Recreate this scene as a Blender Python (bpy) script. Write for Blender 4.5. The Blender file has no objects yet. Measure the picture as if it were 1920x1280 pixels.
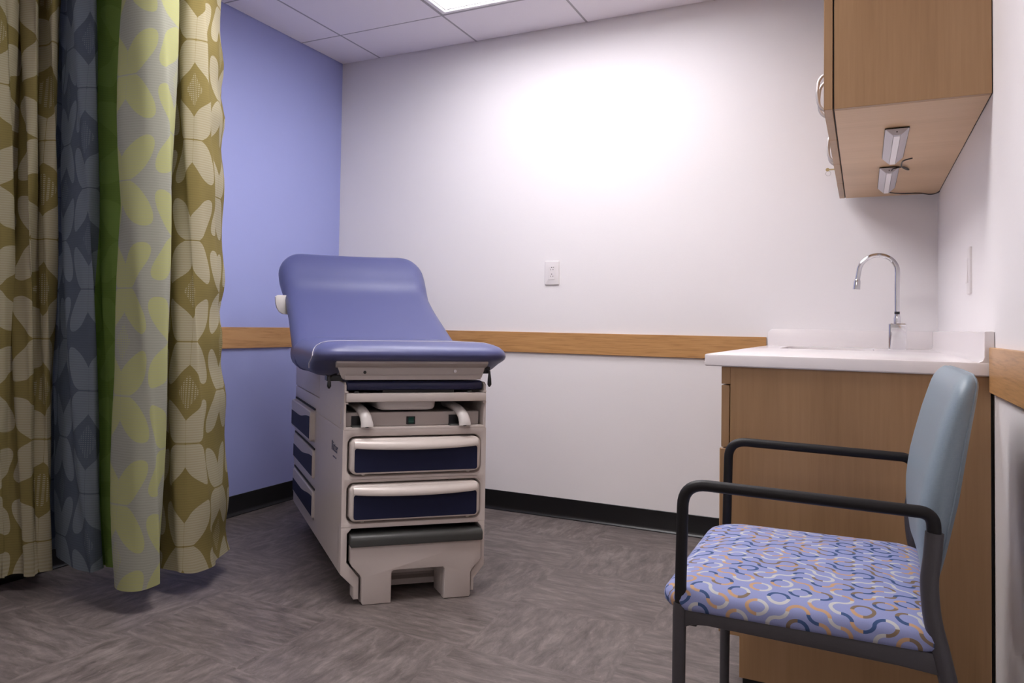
import bpy, bmesh, math, random
from math import sin, cos, pi, sqrt, radians, atan2
from mathutils import Vector, Matrix

random.seed(4)
S = bpy.context.scene
COL = S.collection

# ------------------------------------------------------------------ dimensions
XL, XR, YB, YF, ZC = -2.693, 0.265, 3.880, -2.20, 2.484
RAIL_T, RAIL_B = 0.9246, 0.8203
G = 0.61
GX0 = XL + 0.2614
GY0 = YB - 0.4036

# ------------------------------------------------------------------ materials
class NT:
    def __init__(s, mat):
        mat.use_nodes = True
        s.t = mat.node_tree
        s.bsdf = s.t.nodes['Principled BSDF']
    def n(s, typ, **kw):
        nd = s.t.nodes.new(typ)
        for k, v in kw.items():
            setattr(nd, k, v)
        return nd
    def put(s, sock, v):
        if isinstance(v, bpy.types.NodeSocket):
            s.t.links.new(v, sock)
        elif isinstance(v, (tuple, list)):
            v = tuple(v)
            if len(v) == 3 and len(sock.default_value) == 4:
                v = v + (1.0,)
            sock.default_value = v
        else:
            sock.default_value = v
    def m(s, op, a, b=0.0, c=None):
        nd = s.n('ShaderNodeMath', operation=op)
        s.put(nd.inputs[0], a)
        s.put(nd.inputs[1], b)
        if c is not None:
            s.put(nd.inputs[2], c)
        return nd.outputs[0]
    def mix(s, f, a, b, mode='MIX'):
        nd = s.n('ShaderNodeMix', data_type='RGBA', blend_type=mode)
        s.put(nd.inputs[0], f)
        s.put(nd.inputs[6], a)
        s.put(nd.inputs[7], b)
        return nd.outputs[2]
    def ramp(s, f, stops):
        nd = s.n('ShaderNodeValToRGB')
        els = nd.color_ramp.elements
        while len(els) < len(stops):
            els.new(0.5)
        for e, (p, c) in zip(els, stops):
            e.position = p
            e.color = tuple(c) + (1.0,)
        s.put(nd.inputs[0], f)
        return nd.outputs[0]
    def coord(s, which='Object'):
        return s.n('ShaderNodeTexCoord').outputs[which]
    def mapping(s, v, scale=(1, 1, 1), rot=(0, 0, 0), loc=(0, 0, 0)):
        nd = s.n('ShaderNodeMapping')
        s.put(nd.inputs[0], v)
        nd.inputs['Scale'].default_value = scale
        nd.inputs['Rotation'].default_value = rot
        nd.inputs['Location'].default_value = loc
        return nd.outputs[0]
    def noise(s, v, scale=5, detail=3, rough=0.5, dist=0.0):
        nd = s.n('ShaderNodeTexNoise')
        s.put(nd.inputs['Vector'], v)
        nd.inputs['Scale'].default_value = scale
        nd.inputs['Detail'].default_value = detail
        nd.inputs['Roughness'].default_value = rough
        nd.inputs['Distortion'].default_value = dist
        return nd.outputs[0]
    def sep(s, v):
        nd = s.n('ShaderNodeSeparateXYZ')
        s.put(nd.inputs[0], v)
        return nd.outputs
    def comb(s, x, y, z=0.0):
        nd = s.n('ShaderNodeCombineXYZ')
        s.put(nd.inputs[0], x); s.put(nd.inputs[1], y); s.put(nd.inputs[2], z)
        return nd.outputs[0]
    def bump(s, h, strength=0.2, dist=0.01):
        nd = s.n('ShaderNodeBump')
        nd.inputs['Strength'].default_value = strength
        nd.inputs['Distance'].default_value = dist
        s.put(nd.inputs['Height'], h)
        s.t.links.new(nd.outputs[0], s.bsdf.inputs['Normal'])
    def base(s, c):
        s.put(s.bsdf.inputs['Base Color'], c)

def new_mat(name, rough=0.5, metal=0.0, spec=0.5, coat=0.0):
    m = bpy.data.materials.new(name)
    t = NT(m)
    t.bsdf.inputs['Roughness'].default_value = rough
    t.bsdf.inputs['Metallic'].default_value = metal
    t.bsdf.inputs['Specular IOR Level'].default_value = spec
    t.bsdf.inputs['Coat Weight'].default_value = coat
    return m, t

def srgb(r, g, b):
    def f(c):
        c /= 255.0
        return c / 12.92 if c <= 0.04045 else ((c + 0.055) / 1.055) ** 2.4
    return (f(r), f(g), f(b))

def mottled(name, col, rough=0.5, metal=0.0, amount=0.06, scale=40, bump=0.0, spec=0.5, bscale=300):
    m, t = new_mat(name, rough, metal, spec)
    co = t.coord()
    n = t.noise(co, scale, 4)
    a = tuple(c * (1 - amount) for c in col)
    b = tuple(min(1, c * (1 + amount)) for c in col)
    t.base(t.mix(n, a, b))
    if bump:
        t.bump(t.noise(co, bscale, 2), bump, 0.002)
    return m

MAT = {}
MAT['wall_white'] = mottled('white wall paint', (0.80, 0.77, 0.78), 0.55, amount=0.015, scale=3, bump=0.12, bscale=160)
MAT['wall_blue'] = mottled('blue wall paint', (0.345, 0.385, 0.72), 0.55, amount=0.02, scale=3, bump=0.12, bscale=160)
MAT['ceiling'] = mottled('ceiling tile', (0.93, 0.885, 0.92), 0.9, amount=0.05, scale=260, bump=0.3, bscale=350, spec=0.1)
MAT['tbar'] = mottled('ceiling grid metal', (0.42, 0.39, 0.41), 0.5, amount=0.02)
MAT['black_vinyl'] = mottled('black vinyl baseboard', (0.006, 0.006, 0.007), 0.3, amount=0.1, scale=20, spec=0.4)
MAT['putty'] = mottled('warm grey moulded plastic', (0.62, 0.555, 0.525), 0.36, amount=0.02, scale=60)
MAT['putty_light'] = mottled('pale grey satin metal', (0.64, 0.58, 0.545), 0.34, metal=0.08, amount=0.02, scale=60)
MAT['steel_paint'] = mottled('grey painted steel', (0.47, 0.42, 0.395), 0.35, amount=0.02, scale=60)
MAT['navy_panel'] = mottled('navy plastic panel', (0.013, 0.016, 0.046), 0.55, amount=0.05, scale=30, spec=0.2)
MAT['navy_vinyl'] = mottled('dark navy vinyl', (0.020, 0.024, 0.075), 0.35, amount=0.05, scale=30)
MAT['blue_vinyl'] = mottled('blue vinyl upholstery', (0.076, 0.084, 0.205), 0.38, amount=0.03, scale=8, bump=0.10, bscale=900)
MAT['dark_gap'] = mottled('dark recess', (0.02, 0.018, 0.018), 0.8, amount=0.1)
MAT['white_plastic'] = mottled('white plastic', (0.66, 0.625, 0.61), 0.35, amount=0.01)
MAT['wall_plate'] = mottled('off white plate plastic', (0.74, 0.70, 0.705), 0.3, amount=0.01)
MAT['rubber_dark'] = mottled('dark grey rubber', (0.052, 0.054, 0.052), 0.45, amount=0.06, scale=80, bump=0.1, bscale=500)
MAT['black_plastic'] = mottled('black plastic', (0.012, 0.012, 0.014), 0.35, amount=0.1)
MAT['green_switch'] = mottled('green switch', (0.005, 0.06, 0.045), 0.3, amount=0.1)
MAT['lettering'] = mottled('grey print', (0.07, 0.07, 0.12), 0.5, amount=0.02)
MAT['counter'] = mottled('white solid surface', (0.80, 0.755, 0.76), 0.16, amount=0.012, scale=200)
MAT['sink'] = mottled('white sink', (0.70, 0.66, 0.66), 0.2, amount=0.01)
MAT['chair_grey'] = mottled('charcoal powder coat', (0.052, 0.048, 0.054), 0.45, amount=0.06, scale=120, bump=0.1, bscale=900)
MAT['chair_black'] = mottled('black soft plastic', (0.007, 0.006, 0.007), 0.5, amount=0.08, scale=120, spec=0.3)
MAT['silver'] = mottled('silver grey plastic', (0.62, 0.60, 0.64), 0.4, amount=0.02)
MAT['diffuser_off'] = mottled('frosted white diffuser', (0.88, 0.85, 0.86), 0.4, amount=0.01)
MAT['brass'] = mottled('brass', (0.45, 0.35, 0.18), 0.4, metal=0.6, amount=0.05)
MAT['handle_metal'] = mottled('satin nickel', (0.55, 0.52, 0.52), 0.35, metal=0.7, amount=0.03)
MAT['lamp_white'] = mottled('white enamel', (0.85, 0.83, 0.84), 0.4, amount=0.01)
MAT['paper_strap'] = mottled('white paper strap', (0.75, 0.73, 0.78), 0.4, amount=0.02)

m, t = new_mat('chrome', 0.07, 1.0)
t.base(t.mix(t.noise(t.coord(), 30, 2), (0.70, 0.70, 0.72), (0.76, 0.76, 0.78)))
MAT['chrome'] = m

def lamp_mat(name, strength, col):
    m, t = new_mat(name, 0.5)
    t.base((0.9, 0.9, 0.9))
    t.put(t.bsdf.inputs['Emission Color'], col)
    t.bsdf.inputs['Emission Strength'].default_value = strength
    return m
MAT['lamp_main'] = lamp_mat('lit diffuser', 5.35, (0.97, 0.955, 1.0))
MAT['lamp_mid'] = lamp_mat('lit diffuser mid', 8.8, (1.0, 0.955, 0.955))
MAT['lamp_near'] = lamp_mat('lit diffuser near', 5.0, (1.0, 0.94, 0.90))

def wood(name, dark, mid, light, axis, grain=1.0, rough=0.38, figure=0.5):
    """axis = direction the grain runs in"""
    m, t = new_mat(name, rough, 0.0, 0.4)
    co = t.coord()
    sc = [30 * grain, 30 * grain, 30 * grain]
    sc['xyz'.index(axis)] = 1.3 * grain
    fine = t.noise(t.mapping(co, (sc[0] * 5, sc[1] * 5, sc[2] * 5)), 1.0, 3, 0.6)
    sc2 = [7 * grain] * 3
    sc2['xyz'.index(axis)] = 0.7 * grain
    broad = t.noise(t.mapping(co, tuple(sc2), loc=(1.3, 0.4, 2.2)), 1.0, 4, 0.55, 0.6)
    wv = t.m('MULTIPLY', broad, 14.0)
    rings = t.m('ABSOLUTE', t.m('SINE', wv))
    f = t.m('ADD', t.m('MULTIPLY', broad, 0.75), t.m('MULTIPLY', fine, 0.40))
    f = t.m('SUBTRACT', f, t.m('MULTIPLY', rings, 0.12 * figure * 2))
    lo_, hi_ = (0.40, 0.62) if figure > 0.3 else (0.28, 0.75)
    c = t.ramp(f, [(lo_, dark), (0.5, mid), (hi_, light)])
    t.base(c)
    t.bump(fine, 0.04, 0.002)
    return m
MAT['wood_v'] = wood('maple laminate, upright grain', (0.280, 0.160, 0.077), (0.345, 0.202, 0.101), (0.400, 0.240, 0.125), 'z', 0.8, figure=0.12)
MAT['wood_y_bounce'] = wood('maple laminate, long grain', (0.47, 0.300, 0.165), (0.55, 0.360, 0.205), (0.61, 0.410, 0.245), 'x', 0.8, figure=0.12)  # lighter maple copy, bounce light from the counter worked into its colour
MAT['rail_x'] = wood('oak rail along back', (0.33, 0.165, 0.058), (0.47, 0.245, 0.092), (0.55, 0.305, 0.125), 'x', 1.5, figure=0.45)
MAT['rail_y'] = wood('oak rail along side', (0.33, 0.165, 0.065), (0.47, 0.25, 0.10), (0.55, 0.305, 0.13), 'y', 1.5, figure=0.45)

# --- floor: quarter-turned marbled tiles
m, t = new_mat('marbled linoleum tiles', 0.45, 0.0, 0.3)
co = t.coord()
warp = t.n('ShaderNodeTexNoise'); t.put(warp.inputs['Vector'], co); warp.inputs['Scale'].default_value = 9.0; warp.inputs['Detail'].default_value = 4.0
wv_ = t.n('ShaderNodeVectorMath', operation='MULTIPLY_ADD')
t.put(wv_.inputs[0], warp.outputs['Color']); wv_.inputs[1].default_value = (0.07, 0.07, 0.0); t.put(wv_.inputs[2], co)
chk = t.n('ShaderNodeTexChecker')
t.put(chk.inputs['Vector'], t.mapping(wv_.outputs[0], (1, 1, 1), loc=(0.11, 0.07, 0.5)))
chk.inputs['Scale'].default_value = 2.2
chk.inputs['Color1'].default_value = (0, 0, 0, 1)
chk.inputs['Color2'].default_value = (1, 1, 1, 1)
def streak(sx, sy, loc):
    a = t.noise(t.mapping(co, (sx, sy, 1), loc=loc), 1.0, 10, 0.72, 0.5)
    b = t.noise(t.mapping(co, (sx * 2.6, sy * 2.6, 1), loc=(loc[1], 3.1, 0)), 1.0, 8, 0.72, 0.6)
    d = t.noise(t.mapping(co, (sx * 0.35, sy * 0.35, 1), loc=(loc[0] + 9, 1.7, 0)), 1.0, 5, 0.6, 0.4)
    return a, b, d
sa = streak(9, 34, (0, 0, 0))
sb = streak(34, 9, (5, 2, 0))
fac = chk.outputs['Color']
a, b, d = (t.mix(fac, p, q) for p, q in zip(sa, sb))
grit = t.noise(co, 420, 3, 0.7)
f = t.m('ADD', t.m('ADD', t.m('MULTIPLY', a, 0.62), t.m('MULTIPLY', d, 0.23)), t.m('MULTIPLY', grit, 0.15))
c = t.ramp(f, [(0.36, (0.066, 0.053, 0.050)), (0.50, (0.140, 0.117, 0.110)), (0.63, (0.235, 0.200, 0.188))])
hl = t.ramp(b, [(0.61, (0, 0, 0)), (0.72, (1, 1, 1))])
dk = t.ramp(b, [(0.29, (1, 1, 1)), (0.41, (0, 0, 0))])
c = t.mix(t.m('MULTIPLY', hl, 0.55), c, (0.36, 0.31, 0.29))
c = t.mix(t.m('MULTIPLY', dk, 0.55), c, (0.05, 0.04, 0.04))
t.base(c)
t.bump(b, 0.05, 0.002)
MAT['floor'] = m

# --- curtain fabric: colour bands along u, petal lattice in u/v
def curtain_mat(bands, u_node):
    m, t = new_mat('petal print curtain fabric', 0.85, 0.0, 0.15)
    uv = t.coord('UV')
    u, v, _ = t.sep(uv)
    # four-petal flowers on a centred lattice; mirrored quadrants
    pa, pb = 0.40, 0.355
    x = t.m('DIVIDE', t.m('SUBTRACT', u, u_node), pa)
    y = t.m('DIVIDE', t.m('SUBTRACT', v, 1.235), pb)
    def fold(w, sh, per):
        return t.m('MULTIPLY', t.m('ABSOLUTE', t.m('SUBTRACT', t.m('FRACT', t.m('ADD', w, sh)), 0.5)), per)
    petal = None; net = None
    gu = t.m('LESS_THAN', t.m('FRACT', t.m('MULTIPLY', u, 140)), 0.55)
    gv = t.m('LESS_THAN', t.m('FRACT', t.m('MULTIPLY', v, 140)), 0.55)
    for sh in (0.5, 0.0):
        ax_, ay_ = fold(x, sh, pa), fold(y, sh, pb)
        sl = t.m('SUBTRACT', t.m('ADD', t.m('MULTIPLY', ax_, 0.515), t.m('MULTIPLY', ay_, 0.857)), 0.0880)
        wd = t.m('SUBTRACT', t.m('MULTIPLY', ax_, 0.857), t.m('MULTIPLY', ay_, 0.515))
        # a little fatter towards the flower centre
        hw = t.m('SUBTRACT', 0.0400, t.m('MULTIPLY', sl, 0.10))
        e1 = t.m('POWER', t.m('DIVIDE', t.m('ABSOLUTE', sl), 0.0845), 2.3)
        e2 = t.m('POWER', t.m('DIVIDE', t.m('ABSOLUTE', wd), hw), 2.1)
        p_ = t.m('LESS_THAN', t.m('ADD', e1, e2), 1.0)
        p_ = t.m('MULTIPLY', p_, t.m('GREATER_THAN', ay_, 0.0022))
        p_ = t.m('MULTIPLY', p_, t.m('GREATER_THAN', ax_, 0.0003))
        petal = p_ if petal is None else t.m('MAXIMUM', petal, p_)
        # net diamonds half way between two flowers of a column
        dn = t.m('ADD', t.m('DIVIDE', ax_, 0.030), t.m('DIVIDE', t.m('SUBTRACT', pb / 2, ay_), 0.062))
        cid = t.n('ShaderNodeTexWhiteNoise', noise_dimensions='2D')
        t.put(cid.inputs['Vector'], t.comb(t.m('FLOOR', t.m('ADD', x, sh)), t.m('FLOOR', t.m('ADD', y, sh + 0.5))))
        n_ = t.m('MULTIPLY', t.m('LESS_THAN', dn, 1.0), t.m('GREATER_THAN', cid.outputs[0], 0.45))
        net = n_ if net is None else t.m('MAXIMUM', net, n_)
    net = t.m('MULTIPLY', net, t.m('MULTIPLY', gu, gv))
    # fine horizontal weave
    rib = t.m('SINE', t.m('MULTIPLY', v, 2 * pi / 0.0085))
    rib = t.m('MULTIPLY_ADD', rib, 0.5, 0.5)
    wob = t.noise(t.mapping(uv, (40, 400, 1)), 1.0, 2)
    base = pet = inv = None
    for (u1, b_, p_) in bands:
        if base is None:
            base, pet = tuple(b_), tuple(p_)
            base = t.mix(0.0, base, base); pet = t.mix(0.0, pet, pet)
        else:
            f = t.m('GREATER_THAN', u, u1)
            base = t.mix(f, base, tuple(b_))
            pet = t.mix(f, pet, tuple(p_))
    pet2 = t.mix(t.m('MULTIPLY', rib, 0.30), pet, base)
    bas2 = t.mix(t.m('MULTIPLY', t.m('MULTIPLY', rib, wob), 0.22), base, (0.02, 0.02, 0.02))
    c = t.mix(petal, bas2, pet2)
    c = t.mix(t.m('MULTIPLY', net, 0.75), c, pet)
    t.base(c)
    t.bump(t.m('ADD', t.m('MULTIPLY', rib, 0.4), petal), 0.06, 0.002)
    # thin cloth: some light comes through from behind
    tr = t.n('ShaderNodeBsdfTranslucent'); t.put(tr.inputs[0], c)
    mx = t.n('ShaderNodeMixShader'); mx.inputs[0].default_value = 0.28
    t.t.links.new(t.bsdf.outputs[0], mx.inputs[1]); t.t.links.new(tr.outputs[0], mx.inputs[2])
    out = [n for n in t.t.nodes if n.type == 'OUTPUT_MATERIAL'][0]
    t.t.links.new(mx.outputs[0], out.inputs[0])
    return m

# --- chair seat fabric: Truchet arcs
m, t = new_mat('loop print chair fabric', 0.8, 0.0, 0.2)
uv = t.coord('UV')
CELL = 0.032
vec = t.mapping(uv, (1 / CELL, 1 / CELL, 1), rot=(0, 0, radians(0)))
x, y, _ = t.sep(vec)
ix, iy = t.m('FLOOR', x), t.m('FLOOR', y)
fx, fy = t.m('FRACT', x), t.m('FRACT', y)
def hash2(ox, oy):
    wn = t.n('ShaderNodeTexWhiteNoise', noise_dimensions='2D')
    t.put(wn.inputs['Vector'], t.comb(t.m('ADD', ix, ox), t.m('ADD', iy, oy)))
    return wn.outputs[0]
par = t.m('MODULO', t.m('ABSOLUTE', t.m('ADD', ix, iy)), 2.0)
rnd = t.m('LESS_THAN', hash2(3.3, 7.7), 0.24)
flip = t.m('ABSOLUTE', t.m('SUBTRACT', par, rnd))
gx = t.m('ABSOLUTE', t.m('SUBTRACT', fx, flip))
def arc(cx, cy):
    ddx = t.m('SUBTRACT', gx, cx); ddy = t.m('SUBTRACT', fy, cy)
    r = t.m('SQRT', t.m('ADD', t.m('MULTIPLY', ddx, ddx), t.m('MULTIPLY', ddy, ddy)))
    return t.m('LESS_THAN', t.m('ABSOLUTE', t.m('SUBTRACT', r, 0.5)), 0.095)
a1, a2 = arc(0, 0), arc(1, 1)
pal = [(0.0, (0.045, 0.085, 0.20)), (0.27, (0.20, 0.145, 0.10)), (0.50, (0.50, 0.50, 0.50)), (0.76, (0.50, 0.31, 0.18))]
def pick(h):
    nd = t.n('ShaderNodeValToRGB')
    nd.color_ramp.interpolation = 'CONSTANT'
    els = nd.color_ramp.elements
    while len(els) < 4: els.new(0.5)
    for e, (p_, c_) in zip(els, pal):
        e.position = p_; e.color = c_ + (1,)
    t.put(nd.inputs[0], h)
    return nd.outputs[0]
thr = t.noise(t.mapping(uv, (1500, 200, 1)), 1.0, 2)
cb = t.mix(thr, (0.235, 0.265, 0.49), (0.285, 0.315, 0.545))
c = t.mix(a1, cb, pick(hash2(11.1, 2.2)))
c = t.mix(a2, c, pick(hash2(23.7, 5.1)))
t.base(c)
t.bump(thr, 0.08, 0.001)
MAT['seat_fabric'] = m

m, t = new_mat('light blue vinyl weave', 0.42, 0.0, 0.45)
co = t.coord()
n1 = t.noise(t.mapping(co, (900, 900, 120)), 1.0, 2)
n2 = t.noise(t.mapping(co, (120, 120, 900)), 1.0, 2)
f = t.m('MULTIPLY', t.m('ADD', n1, n2), 0.5)
t.base(t.mix(f, (0.18, 0.24, 0.29), (0.27, 0.335, 0.39)))
t.bump(f, 0.06, 0.001)
MAT['back_vinyl'] = m

# ------------------------------------------------------------------ mesh builder
class MB:
    def __init__(s):
        s.v = []; s.f = []; s.uv = None
    def add(s, vs, fs):
        o = len(s.v)
        s.v += [tuple(p) for p in vs]
        s.f += [tuple(i + o for i in f) for f in fs]
        return s
    def box(s, x0, x1, y0, y1, z0, z1, bev=0.0, seg=2):
        bm = bmesh.new()
        bmesh.ops.create_cube(bm, size=1.0)
        for v in bm.verts:
            v.co = Vector(((x0 + x1) / 2 + v.co.x * (x1 - x0), (y0 + y1) / 2 + v.co.y * (y1 - y0), (z0 + z1) / 2 + v.co.z * (z1 - z0)))
        if bev > 0:
            bmesh.ops.bevel(bm, geom=list(bm.edges), offset=bev, segments=seg, profile=0.5, affect='EDGES')
        return s.from_bm(bm)
    def from_bm(s, bm):
        bm.verts.index_update()
        s.add([v.co[:] for v in bm.verts], [[v.index for v in f.verts] for f in bm.faces])
        bm.free()
        return s
    def prism(s, poly, axis, a0, a1, bev=0.0, seg=2):
        """poly: list of 2D points; axis 'x' -> (y,z), 'y' -> (x,z), 'z' -> (x,y)"""
        def P(p, a):
            return {'x': (a, p[0], p[1]), 'y': (p[0], a, p[1]), 'z': (p[0], p[1], a)}[axis]
        bm = bmesh.new()
        A = [bm.verts.new(P(p, a0)) for p in poly]
        B = [bm.verts.new(P(p, a1)) for p in poly]
        n = len(poly)
        bm.faces.new(A); bm.faces.new(B[::-1])
        for i in range(n):
            bm.faces.new((A[i], B[i], B[(i + 1) % n], A[(i + 1) % n]))
        bmesh.ops.recalc_face_normals(bm, faces=bm.faces)
        if bev > 0:
            cap = [e for e in bm.edges if (e.verts[0] in A and e.verts[1] in A) or (e.verts[0] in B and e.verts[1] in B)]
            bmesh.ops.bevel(bm, geom=cap, offset=bev, segments=seg, profile=0.5, affect='EDGES')
        return s.from_bm(bm)
    def loft(s, rings, cap=True, closed=True):
        n = len(rings[0]); o = len(s.v)
        for r in rings: s.v += [tuple(p) for p in r]
        for k in range(len(rings) - 1):
            for i in range(n if closed else n - 1):
                j = (i + 1) % n
                s.f.append((o + k * n + i, o + k * n + j, o + (k + 1) * n + j, o + (k + 1) * n + i))
        if cap:
            s.f.append(tuple(o + i for i in range(n))[::-1])
            s.f.append(tuple(o + (len(rings) - 1) * n + i for i in range(n)))
        return s
    def tube(s, path, r, n=12, r2=None, up=(0, 0, 1), cap=True):
        """sweep; r may be a list; r2 = second radius (along 'up')"""
        P = [Vector(p) for p in path]
        rings = []
        U = Vector(up)
        for i, p in enumerate(P):
            d = (P[min(i + 1, len(P) - 1)] - P[max(i - 1, 0)]).normalized()
            a = d.cross(U)
            if a.length < 1e-3:
                a = d.cross(Vector((1, 0, 0)))
            a.normalize()
            b = a.cross(d).normalized()
            ra = r[i] if isinstance(r, (list, tuple)) else r
            rb = ra if r2 is None else (r2[i] if isinstance(r2, (list, tuple)) else r2)
            rings.append([p + a * (cos(2 * pi * k / n) * ra) + b * (sin(2 * pi * k / n) * rb) for k in range(n)])
        return s.loft(rings, cap)
    def cyl(s, c, r, h, axis='z', n=24, r_top=None, bev=0.0):
        ax = Vector({'x': (1, 0, 0), 'y': (0, 1, 0), 'z': (0, 0, 1)}[axis])
        c = Vector(c); rt = r if r_top is None else r_top
        up = (1, 0, 0) if axis != 'x' else (0, 0, 1)
        if bev:
            pts = [c, c + ax * bev, c + ax * (h - bev), c + ax * h]
            return s.tube(pts, [r - bev, r, rt, rt - bev], n, up=up)
        return s.tube([c, c + ax * h], [r, rt], n, up=up)
    def xf(s, M):
        s.v = [tuple(M @ Vector(p)) for p in s.v]
        return s
    def shift(s, d):
        s.v = [(p[0] + d[0], p[1] + d[1], p[2] + d[2]) for p in s.v]
        return s

def rrect(x0, x1, y0, y1, r, n=6):
    """rounded rectangle outline, counter-clockwise; r may be 4 radii (x1y0, x1y1, x0y1, x0y0)"""
    if not isinstance(r, (tuple, list)): r = (r,) * 4
    pts = []
    for (cx, cy, a0, k) in ((x1, y0, -90, 0), (x1, y1, 0, 1), (x0, y1, 90, 2), (x0, y0, 180, 3)):
        rr = max(r[k], 1e-5)
        ox = cx - rr if cx == x1 else cx + rr
        oy = cy - rr if cy == y1 else cy + rr
        for i in range(n + 1):
            a = radians(a0 + 90 * i / n)
            pts.append((ox + rr * cos(a), oy + rr * sin(a)))
    return pts

def fillet(pts, r, n=6):
    """round the inner corners of a 3D polyline"""
    P = [Vector(p) for p in pts]
    out = [P[0]]
    for i in range(1, len(P) - 1):
        rr = r[i - 1] if isinstance(r, (list, tuple)) else r
        a = (P[i - 1] - P[i]); b = (P[i + 1] - P[i])
        ang = a.angle(b)
        d = min(rr / math.tan(ang / 2), a.length * 0.49, b.length * 0.49)
        p0 = P[i] + a.normalized() * d; p1 = P[i] + b.normalized() * d
        for k in range(n + 1):
            u = k / n
            out.append(p0 * (1 - u) ** 2 + P[i] * 2 * u * (1 - u) + p1 * u * u)
    out.append(P[-1])
    return out

def catmull(pts, per=8):
    P = [Vector(p) for p in pts]
    out = []
    for i in range(len(P) - 1):
        p0 = P[max(i - 1, 0)]; p1 = P[i]; p2 = P[i + 1]; p3 = P[min(i + 2, len(P) - 1)]
        for k in range(per):
            u = k / per
            out.append(0.5 * ((2 * p1) + (p2 - p0) * u + (2 * p0 - 5 * p1 + 4 * p2 - p3) * u * u + (3 * p1 - p0 - 3 * p2 + p3) * u ** 3))
    out.append(P[-1])
    return out

def interp(x, xs, ys):
    if x <= xs[0]: return ys[0]
    for i in range(len(xs) - 1):
        if x <= xs[i + 1]:
            return ys[i] + (ys[i + 1] - ys[i]) * (x - xs[i]) / (xs[i + 1] - xs[i])
    return ys[-1]

def obj(name, mb, mat, parent=None, smooth=True, angle=38, base=None):
    if base is not None:
        mb.shift((-base[0], -base[1], -base[2]))
    me = bpy.data.meshes.new(name)
    me.from_pydata(mb.v, [], mb.f)
    bm = bmesh.new(); bm.from_mesh(me)
    bmesh.ops.recalc_face_normals(bm, faces=bm.faces)
    bm.to_mesh(me); bm.free()
    me.materials.append(MAT[mat] if isinstance(mat, str) else mat)
    if smooth:
        for p in me.polygons: p.use_smooth = True
        me.set_sharp_from_angle(angle=radians(angle))
    o = bpy.data.objects.new(name, me)
    COL.objects.link(o)
    if parent is not None: o.parent = parent
    return o

def thing(name, label, cat, loc, rotz=0.0, group=None):
    o = bpy.data.objects.new(name, None)
    COL.objects.link(o)
    o.empty_display_size = 0.05
    o.location = loc; o.rotation_euler = (0, 0, rotz)
    o['label'] = label; o['category'] = cat
    if group: o['group'] = group
    return o

def tag(o, label, cat, group=None):
    o['label'] = label; o['category'] = cat
    if group: o['group'] = group
    return o

def struct(name, mb, mat, parent=None, label=None, cat=None, smooth=True):
    o = obj(name, mb, mat, parent, smooth)
    if parent is None:
        o['kind'] = 'structure'
        o['label'] = label; o['category'] = cat
    elif label: o['label'] = label
    return o

# ------------------------------------------------------------------ the room
T = 0.12
struct('floor', MB().box(XL - T, XR + T, YF - T, YB + T, -0.1, 0.0), 'floor', None, 'grey brown marbled linoleum floor of quarter-turned tiles', 'floor')
struct('wall_left', MB().box(XL - T, XL, YF - T, YB + T, 0, ZC + 0.2), 'wall_blue', None, 'blue painted wall behind the curtain and exam table', 'wall')
struct('wall_back', MB().box(XL, XR, YB, YB + T, 0, ZC + 0.2), 'wall_white', None, 'white painted far wall with an outlet and an oak rail', 'wall')
struct('wall_right', MB().box(XR, XR + T, YF - T, YB + T, 0, ZC + 0.2), 'wall_white', None, 'white painted wall behind the cabinets and chair', 'wall')
struct('wall_front', MB().box(XL, XR, YF - T, YF, 0, ZC + 0.2), 'wall_white', None, 'white painted wall on the near side of the room', 'wall')

# wall block added out of view to shade the curtain's left folds
struct('shade_wall', MB().box(XL - 0.01, -2.06, YF - 0.01, 1.15, 0, ZC + 0.2), 'wall_white', None, 'added unseen white wall block that shades the curtain', 'wall')
LIGHTS = [(GX0 + G, GY0 - G, 2, 1), (GX0 + G, GY0 - 3 * G, 2, 1), (GX0 + 2 * G, GY0 - 8 * G, 1, 2)]   # x0, y0, cells in x, cells in y
def in_light(x, y):
    for (lx, ly, a, b) in LIGHTS:
        if lx - 0.01 < x < lx + a * G + 0.01 and ly - 0.01 < y < ly + b * G + 0.01:
            return True
    return False
xs = [XL] + [GX0 + i * G for i in range(5) if GX0 + i * G < XR - 0.02] + [XR]
ys = [YB] + [GY0 - i * G for i in range(11) if GY0 - i * G > YF + 0.02] + [YF]
tiles = MB(); bars = MB()
for i in range(len(xs) - 1):
    for j in range(len(ys) - 1):
        if in_light((xs[i] + xs[i + 1]) / 2, (ys[j] + ys[j + 1]) / 2): continue
        tiles.box(xs[i] + 0.004, xs[i + 1] - 0.004, ys[j + 1] + 0.004, ys[j] - 0.004, ZC + 0.0005, ZC + 0.018, 0.002, 1)
tiles.box(XL, XR, YF, YB, ZC + 0.16, ZC + 0.18)
ceil = struct('ceiling', tiles, 'ceiling', None, 'suspended ceiling of square mineral tiles', 'ceiling')
for x in xs[1:-1]:
    for j in range(len(ys) - 1):
        if in_light(x, (ys[j] + ys[j + 1]) / 2) and in_light(x - 0.05, (ys[j] + ys[j + 1]) / 2) and in_light(x + 0.05, (ys[j] + ys[j + 1]) / 2):
            continue        # the light panel spans two cells here
        bars.box(x - 0.0065, x + 0.0065, ys[j + 1], ys[j], ZC + 0.001, ZC + 0.0035)
        bars.box(x - 0.001, x + 0.001, ys[j + 1], ys[j], ZC + 0.0035, ZC + 0.03)
for y in ys[1:-1]:
    bars.box(XL, XR, y - 0.0065, y + 0.0065, ZC + 0.0012, ZC + 0.0037)
    bars.box(XL, XR, y - 0.001, y + 0.001, ZC + 0.0037, ZC + 0.03)
struct('grid_bars', bars, 'tbar', ceil)

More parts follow.
